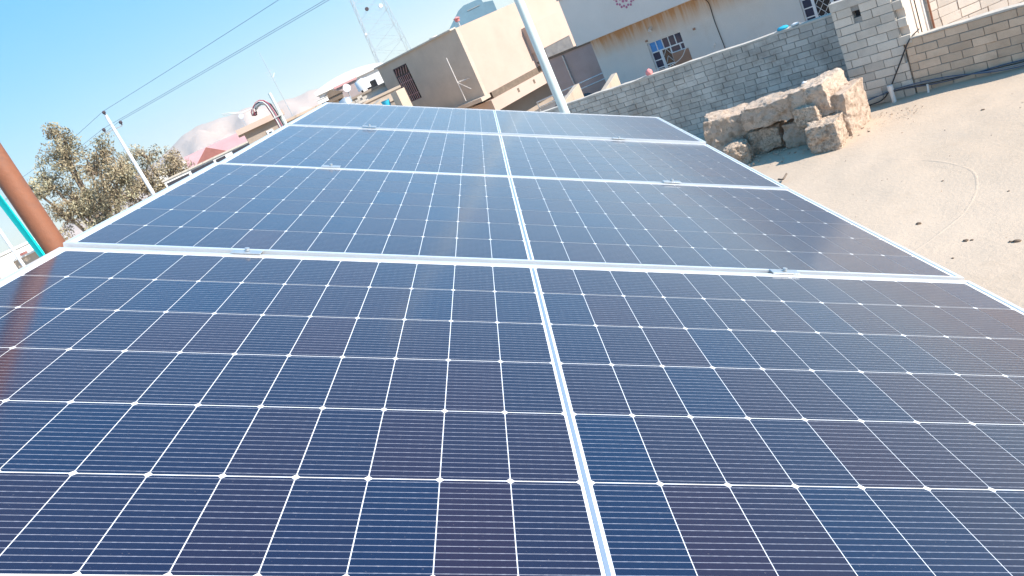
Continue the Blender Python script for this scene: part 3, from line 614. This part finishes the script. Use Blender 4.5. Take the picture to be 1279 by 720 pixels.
for p, w_, h_, m_, lb in (((-6.35, 44.15, 3.9), 1.0, .5, 'brownwall', 'brown awning sheet on the cluttered white house'), ((-6.2, 35.25, 4.42), .9, .22, 'cap', 'pale heap of blocks on the cream lean-to'), ((-8.4, 39.0, 5.18), .55, .22, 'white', 'white crate on the dark-eaved shed')):
    q_ = empty({'brownwall': 'awning', 'cap': 'block_heap', 'white': 'crate'}[m_], p, .2, lb, {'brownwall': 'awning', 'cap': 'block heap', 'white': 'crate'}[m_])
    mb = MB()
    if m_ == 'cap':
        for i in range(9): x_ = random.uniform(-.4, .4); z_ = (i // 4) * .1; mb.box((x_ - .11, -.1, z_), (x_ + .11, .1, z_ + .095), random.random(), .01)
    else:
        mb.box((-w_ / 2, -.25, 0), (w_ / 2, .25, h_ * .9)).box((-w_ / 2 - .03, -.28, h_ * .9 + .002), (w_ / 2 + .03, .28, h_))
    mb.build('body', MT[m_], q_)
dq = empty('satellite_dish', (-7.95, 43.9, 4.88), .4, 'round satellite dish on the roof edge of the cluttered white house', 'satellite dish')
MB().tube([(0, 0, 0), (0, 0, .5)], .03, 8).build('post', MT['galv'], dq)
MB().tube([(0, -.02, .55), (0, -.08, .56), (0, -.14, .57)], [.03, .16, .22], 18).build('dish', MT['galv'], dq)
# teal stepped building behind H1
tl = empty('stepped_building', (-2.2, 69.9, 0), 0, 'blue-grey stepped building rising behind the beige house', 'building')
MB().prism([(0, 0), (4.6, 0), (4.6, 7.4), (3.75, 7.6), (3.7, 8.0), (2.1, 8.05), (1.5, 7.85), (.65, 7.2), (0, 6.7)], 0, 6).build('wall', MT['teal'], tl, fix=True)
MB().box((.5, -.04, 6.6), (1.3, -.005, 6.62)).box((2.2, -.04, 7.5), (3.4, -.005, 7.53)).build('ledge', MT['cap'], tl)
# garden strip and white wall seen over the back block
house('house', (2.5, 57.0), (5.0, 57.0), 5.25, 4, 'white', 'white wall seen over the beige back block, right of the grey pole', roofm='pink', rt_=.3, over=.05)
house('house', (4.2, 64.0), (12, 63.6), 6.3, 5, 'stucco', 'sand-coloured wall behind the thin black pole at the top', roofm='cap', rt_=.12, over=.1)
bpz = tag(MB().tube([(4.15, 52, 0), (4.15, 52, 7.6)], .06, 8).build('thin_pole', MT['iron']), 'thin dark pole above the beige back block', 'pole')

# foliage helper ------------------------------------------------------
def leaf_cloud(mb, c, r, n, size, tone):
    for _ in range(n):
        while True:
            p = Vector((random.uniform(-1, 1), random.uniform(-1, 1), random.uniform(-1, 1)))
            if p.length < 1 and random.random() < .35 + .65 * p.length: break
        p = Vector((p.x * r[0], p.y * r[1], p.z * r[2])) + c
        a = Vector((random.gauss(0, 1), random.gauss(0, 1), random.gauss(0, 1) - .6)).normalized(); b_ = a.cross(Vector((random.gauss(0, 1), random.gauss(0, 1), random.gauss(0, 1)))).normalized()
        l, w = size * random.uniform(.6, 1.4), size * random.uniform(.25, .5)
        mb.add([p - a * l / 2, p + b_ * w / 2, p + a * l / 2, p - b_ * w / 2], [(0, 1, 2, 3)], min(1, max(0, tone + random.uniform(-.25, .25))))
def tree(name, base, lobes, leafm, label, size=.17, dens=210, trunk_r=.28):
    r = empty(name, base, 0, label, 'tree'); tr = MB(); cr_ = MB(); B = Vector(base)
    for lb in lobes:
        c = Vector(lb[:3]); rad = lb[3]
        mid = Vector((c.x * .35, c.y * .35, c.z * .5)); q = smooth_path([(c.x * .05, 0, 0), (c.x * .2 + .1, c.y * .2, c.z * .35), mid + Vector((.1, 0, .4)), c * .8 + Vector((0, 0, c.z * .12)), c + Vector((0, 0, rad * .6))], 4)
        tr.tube(q, [max(.02, trunk_r * (1 - .92 * i / (len(q) - 1)) * .7) for i in range(len(q))], 7, caps=False)
        for k in range(int(11 * rad * rad) + 6):
            d = Vector((random.gauss(0, 1), random.gauss(0, 1), random.gauss(0, 1))).normalized() * rad * random.uniform(.35, 1.05); cc = c + Vector((d.x, d.y, d.z * .95))
            tr.tube([c + Vector((0, 0, -rad * .3)), (c + cc) / 2 + Vector((0, 0, .1)), cc], [.05, .03, .012], 5, caps=False)
            s_ = random.uniform(.30, .62) * (.7 + .25 * rad); leaf_cloud(cr_, cc, (s_, s_, s_ * .8), int(dens * s_ * s_ * 1.7), size, random.random())
    tr.build('trunk', MT['bark'], r); cr_.build('crown', MT[leafm], r)
    return r
# lobes are offsets from the base at ground level: x right, y depth, z height
tree('eucalyptus_tree', (-24.6, 43.3, 0), [(.7, .2, 10.0, .6), (.9, .2, 9.2, .85), (2.3, .5, 7.9, .9), (.6, 0, 8.2, 1.15), (2.6, .8, 6.6, 1.0), (-.9, -.3, 7.6, 1.1), (1.5, .3, 7.3, 1.15), (-.3, 0, 6.3, 1.3), (.9, .2, 5.4, 1.5), (-1.0, -.5, 5.6, 1.0), (1.9, .6, 5.8, 1.1), (-1.9, -.7, 7.9, .55), (.4, .3, 3.6, 1.5)], 'leafm', 'tall ragged olive-brown tree left of the power pole', size=.17)
tree('bushy_tree', (-21.6, 46.6, 0), [(.1, .3, 6.9, .85), (-1.2, -.2, 6.9, .95), (1.4, .6, 5.9, .75), (-.4, 0, 5.6, 1.2), (.9, .4, 5.5, .95), (-1.8, -.3, 5.2, 1.1), (.2, 0, 4.2, 1.4), (1.3, .6, 4.6, .8)], 'leafm2', 'lower dusty green tree behind the power pole', size=.165)
gb = empty('garden_shrub', (5.2, 53, 0), 0, 'dry grey-brown shrubs and a green bush above the beige back block', 'shrub')
g1, g2, g3 = MB(), MB(), MB()
for i in range(9): leaf_cloud(g1, Vector((-1.8 + i * .42, 0, 4.3 + .16 * random.random())), (.28, .3, .32), 90, .1, random.random())
for c_ in ((-.5, .6, 6.1), (-.1, .6, 5.95), (.3, .6, 6.2)): leaf_cloud(g2, Vector(c_), (.25, .3, .22), 110, .1, random.random())
for x_ in (-1, -.2, .5, 1.1): g3.tube([(x_, 0, 0), (x_ * .9, .2, 4.2), (x_ * .3, .5, 5.5)], [.06, .04, .015], 6)
g1.build('dry_foliage', MT['leafm2'], gb); g2.build('foliage', MT['green'], gb); g3.build('stem', MT['bark'], gb)

# ------------------------------------------------------------------ poles, wires, masts
mp = empty('utility_pole', (.745, 11.72, 0), 0, 'thick pale grey-green metal pole rising behind the far edge of the panels', 'pole')
MB().tube([(0, 0, 0), (0.005, 0, 4.4), (.01, .01, 9)], [.078, .068, .055], 20).build('shaft', MT['pole'], mp)
MB().tube([(0, 0, -.02), (0, 0, .12)], .16, 20).build('base', MT['cap'], mp)
pl_ = empty('power_pole', (-19.35, 40.62, 0), 0, 'slim white power pole with crossarm in front of the trees', 'pole')
MB().tube([(0, 0, 0), (0, 0, 9.25)], [.13, .075], 12).build('shaft', MT['whitep'], pl_)
ad = Vector((.45, .10, 0)); MB().bar(-ad + Vector((0, 0, 8.46)), ad + Vector((0, 0, 8.46)), .06, .06).build('crossarm', MT['galv'], pl_)
INS = [Vector((0, 0, 9.25)), -ad + Vector((0, 0, 8.49)), ad + Vector((0, 0, 8.49))]
for p in INS: MB().tube([p, p + Vector((0, 0, .07)), p + Vector((0, 0, .10)), p + Vector((0, 0, .2)), p + Vector((0, 0, .24))], [.03, .04, .085, .085, .03], 10).build('insulator', MT['iron'], pl_)
base = Vector((-19.35, 40.62, 0))
ends = [Vector((-6.5, 31.7, 9.35)), Vector((-4.35, 29.5, 8.35)), Vector((-3.7, 30.4, 8.45))]
for k, (p, e) in enumerate(zip(INS, ends)):
    p = base + p + Vector((0, 0, .22)); d = e - p; q = p + d * 2.6
    pts = [p + (q - p) * t + Vector((0, 0, -.5 * 4 * t * (1 - t) * 0.25)) for t in [i / 20 for i in range(21)]]
    back = [p - d * (t * 1.6) + Vector((0, 0, -2.5 * t * (1 - t))) for t in [1, .75, .5, .25]]
    wire(back + pts, .008, 'blackh', 'power_line', ('topmost wire from the tip of the power pole', 'wire from the left end of the crossarm of the power pole', 'wire from the right end of the crossarm of the power pole')[k], 'wire', 5)
# thin aerials
for (x, y, z1, lb, arms) in ((-15.1, 58.05, 10.6, 'thin tall aerial mast above the cream house near the hill', 1), (-18.3, 57.1, 7.4, 'short thin aerial left of the brown box-like house', 0)):
    r = empty('aerial_mast', (x, y, 0), 0, lb, 'aerial'); MB().tube([(0, 0, 0), (0, 0, z1)], [.045, .02], 6).build('mast', MT['galv'], r)
    if arms:
        a_ = MB()
        for k in range(4): a_.bar((-.35 + .05 * k, 0, 9.1 - k * .22), (.3 - .05 * k, 0, 9.1 - k * .22), .02, .02)
        a_.bar((0, 0, 8.6), (.25, .2, 8.9), .03, .03); a_.build('antenna', MT['whitep'], r)
    else: MB().tube([(0, -.02, 7.1), (0, .02, 7.1)], .2, 12).build('dish', MT['whitep'], r)
# lattice tower
tw_ = empty('lattice_tower', (-9.7, 89.5, 0), R(12), 'pale see-through lattice mast rising behind the left end of the beige house', 'tower')
def th(z): return 2.25 - .045 * z
lv = [i * 1.75 for i in range(16)]
for sx_, sy_ in ((-1, -1), (1, -1), (1, 1), (-1, 1)):
    MB().bar((sx_ * th(0), sy_ * th(0), 0), (sx_ * th(26.25), sy_ * th(26.25), 26.25), .12 if sx_ < 0 and sy_ < 0 else .07, .07).build('leg', MT['galv'], tw_)
bz = MB(); cs = [(-1, -1), (1, -1), (1, 1), (-1, 1)]
for z0_, z1_ in zip(lv, lv[1:]):
    for i in range(4):
        a_, b_ = cs[i], cs[(i + 1) % 4]; A0 = Vector((a_[0] * th(z0_), a_[1] * th(z0_), z0_)); A1 = Vector((a_[0] * th(z1_), a_[1] * th(z1_), z1_)); B0 = Vector((b_[0] * th(z0_), b_[1] * th(z0_), z0_)); B1 = Vector((b_[0] * th(z1_), b_[1] * th(z1_), z1_))
        bz.bar(A0, B1, .028, .028); bz.bar(B0, A1, .028, .028); bz.bar(A1, B1, .028, .028)
bz.build('bracing', MT['galv'], tw_)
for p_, r_ in (((-.6, -1.7, 12.9), .22), ((.9, -1.7, 12.6), .25), ((-1.9, -1.6, 10.6), .15)):
    MB().tube([Vector(p_), Vector(p_) + Vector((0, -.25, 0))], [r_, r_ * .8], 12).build('dish_antenna', MT['iron' if r_ == .22 else 'whitep'], tw_)

# ------------------------------------------------------------------ rubble stones in front of the walls
def stone(a, b, z, s, rot, label, m_='stone', seed=1, rnd=.22, amp=.07, top=0):
    """broken building stone: rounded box with chipped faces; (a,b) street frame of its centre"""
    import bmesh; from mathutils import noise
    b_ = bmesh.new(); bmesh.ops.create_cube(b_, size=2); bmesh.ops.subdivide_edges(b_, edges=b_.edges[:], cuts=36, use_grid_fill=True)
    for v in b_.verts:
        c = v.co.copy(); mx_ = max(abs(c.x), abs(c.y), abs(c.z)); sph = c.normalized() * 1.18
        c = c.lerp(sph, rnd * (c.length - 1) / .73)
        w = Vector((c.x * s[0], c.y * s[1], c.z * s[2]))
        n_ = noise.noise(w * 2.2 + Vector((seed * 5.1, seed * 2.3, 0))) * amp * .8 + noise.noise(w * 7 + Vector((seed, 0, seed))) * amp * .55 + noise.noise(w * 19 + Vector((0, seed, 0))) * amp * .30 + noise.noise(w * 45 + Vector((seed, seed, 0))) * .006 - max(0, noise.noise(w * 3.4 + Vector((seed * 3, 1, 2))) - .2) * .11
        v.co = w + c.normalized() * n_
    me = bpy.data.meshes.new('stone_block'); b_.to_mesh(me); b_.free(); me.materials.append(MT[m_])
    at = me.attributes.new('tone', 'FLOAT', 'FACE'); at.data.foreach_set('value', [random.Random(seed).random()] * len(me.polygons))
    for q in me.polygons: q.use_smooth = True
    o = bpy.data.objects.new('stone_block', me); C.objects.link(o); o.location = fr(a, b, z); o.rotation_euler = (R(rot[0]), R(rot[1]), SRZ + R(rot[2]))
    return tag(o, label, 'stone', 'broken stone blocks heaped before the walls')
STONES = [
    # a, b, z, half-size, rot, label
    (-.97, -1.60, .82, (.60, .35, .225), (0, 1, 1), 'long top stone in the middle of the heap, with a pebbly front', 'stone', 11),
    (-2.22, -1.50, .48, (.48, .40, .50), (0, 7, 20), 'big sloping stone at the left end of the heap', 'stone', 12),
    (-1.30, -1.56, .26, (.345, .31, .25), (0, 0, 3), 'dark pebbly lower stone left of the middle of the heap', 'rubble', 13),
    (-.55, -1.58, .26, (.32, .31, .25), (0, 0, -2), 'smooth lower stone right of the middle of the heap', 'stone', 14),
    (-.02, -1.58, .83, (.38, .46, .33), (0, -4, -6), 'largest top stone, at the right end of the heap', 'stone', 15),
    (.20, -2.20, .25, (.30, .42, .28), (0, 0, 4), 'square stone at the right front corner of the heap, touching the sunlit sand', 'rubble', 16),
    (.32, -1.50, .42, (.28, .46, .46), (0, 3, -5), 'pale rounded stone at the far right end of the heap, before the pier', 'stone', 17),
    (-1.80, -2.12, .19, (.27, .25, .23), (0, 0, 20), 'small light pebbly stone at the front left of the heap', 'rubble', 18),
    (-.12, -1.98, .62, (.27, .20, .21), (0, 0, -12), 'rounded pebbly stone wedged under the largest top stone', 'rubble', 19),
]
lump('pebble', fr(-.35, -1.35, 1.12), (.06, .05, .04), MT['pvc'], 'small white stone lying on the ridge of the stone heap', 'stone', 9, 2)
for s_ in STONES: stone(s_[0], s_[1], s_[2], s_[3], s_[4], s_[5], s_[6], s_[7], rnd=.26 if s_[6] == 'rubble' else .10, amp=.075)

# small things on the sand
from mathutils import noise as _nz
items = [((4.46, 9.74), .05, 'dark clod alone on the sand right of the panels'), ((4.49, 8.74), .045, 'left clod of the pair of dark clods on the lower right sand'), ((4.54, 8.70), .03, 'right clod of the pair of dark clods on the lower right sand'),
         ((4.73, 8.26), .035, 'small dark clod at the right border, beside the biggest one'), ((4.77, 8.21), .06, 'biggest dark clod at the right border of the sand'), ((7.49, 12.99), .045, 'lone dark clod high on the sand near the right wall'),
         ((5.40, 10.73), .025, 'tiny clod inside the faint wheel track'), ((4.14, 8.44), .025, 'tiny clod low on the sand'), ((5.63, 9.62), .025, 'tiny clod near the right border'), ((6.17, 14.44), .04, 'clod near the right end of the stone heap')]
for k, ((u, v), s_, lb) in enumerate(items):
    p = Vector((u, v, 0)); lump('clod', (p.x, p.y, gz(p.x, p.y) + s_ * .15), (s_ * .68, s_ * .5, s_ * .32), MT['dung'], lb, 'clod', k + 2, 2, .5)
tw2 = smooth_path([Vector((4.09, 13.83, 0)) + Vector((0, 0, .03)), Vector((4.12, 13.67, 0)) + Vector((0, 0, .05)), Vector((4.25, 13.79, 0)) + Vector((0, 0, .08))]); wire(tw2, .018, 'gap', 'twig', 'dark twig on the sand close to the right panel edge', 'twig')
# crumbs around the heap
cg = MB()
for k in range(140):
    a = random.gauss(-.8, .8); b_ = -2.05 + random.gauss(0, .3); p = fr(a, b_)
    s_ = random.uniform(.008, .04); q = [Vector((random.gauss(0, 1), random.gauss(0, 1), random.gauss(0, .6))).normalized() * s_ + Vector((p.x, p.y, s_ * .4)) for _ in range(6)]
    cg.add(q, [(0, 1, 2), (0, 2, 3), (0, 3, 4), (0, 4, 1), (5, 2, 1), (5, 3, 2), (5, 4, 3), (5, 1, 4)], random.random())
for k in range(70):
    a = 1.1 + random.gauss(0, .4); b_ = -1.2 + random.gauss(0, .3); p = fr(a, b_); s_ = random.uniform(.006, .022)
    q = [Vector((random.gauss(0, 1), random.gauss(0, 1), random.gauss(0, .6))).normalized() * s_ + Vector((p.x, p.y, s_ * .4)) for _ in range(6)]
    cg.add(q, [(0, 1, 2), (0, 2, 3), (0, 3, 4), (0, 4, 1), (5, 2, 1), (5, 3, 2), (5, 4, 3), (5, 1, 4)], random.random())
for k in range(110):
    x = random.uniform(2.2, 9.5); y = random.uniform(6.5, 15.5); s_ = abs(random.gauss(0, .008)) + .004
    q = [Vector((random.gauss(0, 1), random.gauss(0, 1), random.gauss(0, .6))).normalized() * s_ + Vector((x, y, gz(x, y) + s_ * .3)) for _ in range(6)]
    cg.add(q, [(0, 1, 2), (0, 2, 3), (0, 3, 4), (0, 4, 1), (5, 2, 1), (5, 3, 2), (5, 4, 3), (5, 1, 4)], random.random())
tag(cg.build('gravel', MT['stone']), 'stone crumbs scattered round the foot of the heap', 'gravel', kind='stuff')
# faint curved wheel track pressed in the sand
tp = smooth_path([(3.4, 14.0, 0), (4.5, 13.75, 0), (5.45, 12.75, 0), (5.8, 11.6, 0), (5.78, 10.6, 0), (5.2, 9.75, 0), (4.4, 9.2, 0), (3.7, 8.9, 0)], 10)
tm = MB(); n_ = len(tp)
for i, p in enumerate(tp):
    d = (tp[min(i + 1, n_ - 1)] - tp[max(i - 1, 0)]).normalized(); a = Vector((d.y, -d.x, 0))
    zb = gz(p.x, p.y)
    for o_, z_ in ((-.04, -.018), (-.02, -.0075), (0, -.006), (.02, -.0075), (.04, -.018)): tm.v.append(tuple(p + a * o_ + Vector((0, 0, zb + z_ + .008))))
for i in range(n_ - 1):
    for j in range(4): tm.f.append([i * 5 + j, i * 5 + j + 1, (i + 1) * 5 + j + 1, (i + 1) * 5 + j]); tm.t.append(.5); tm.sm.append(True)
tag(tm.build('wheel_track', MT['sand'], fix=True), kind='structure')
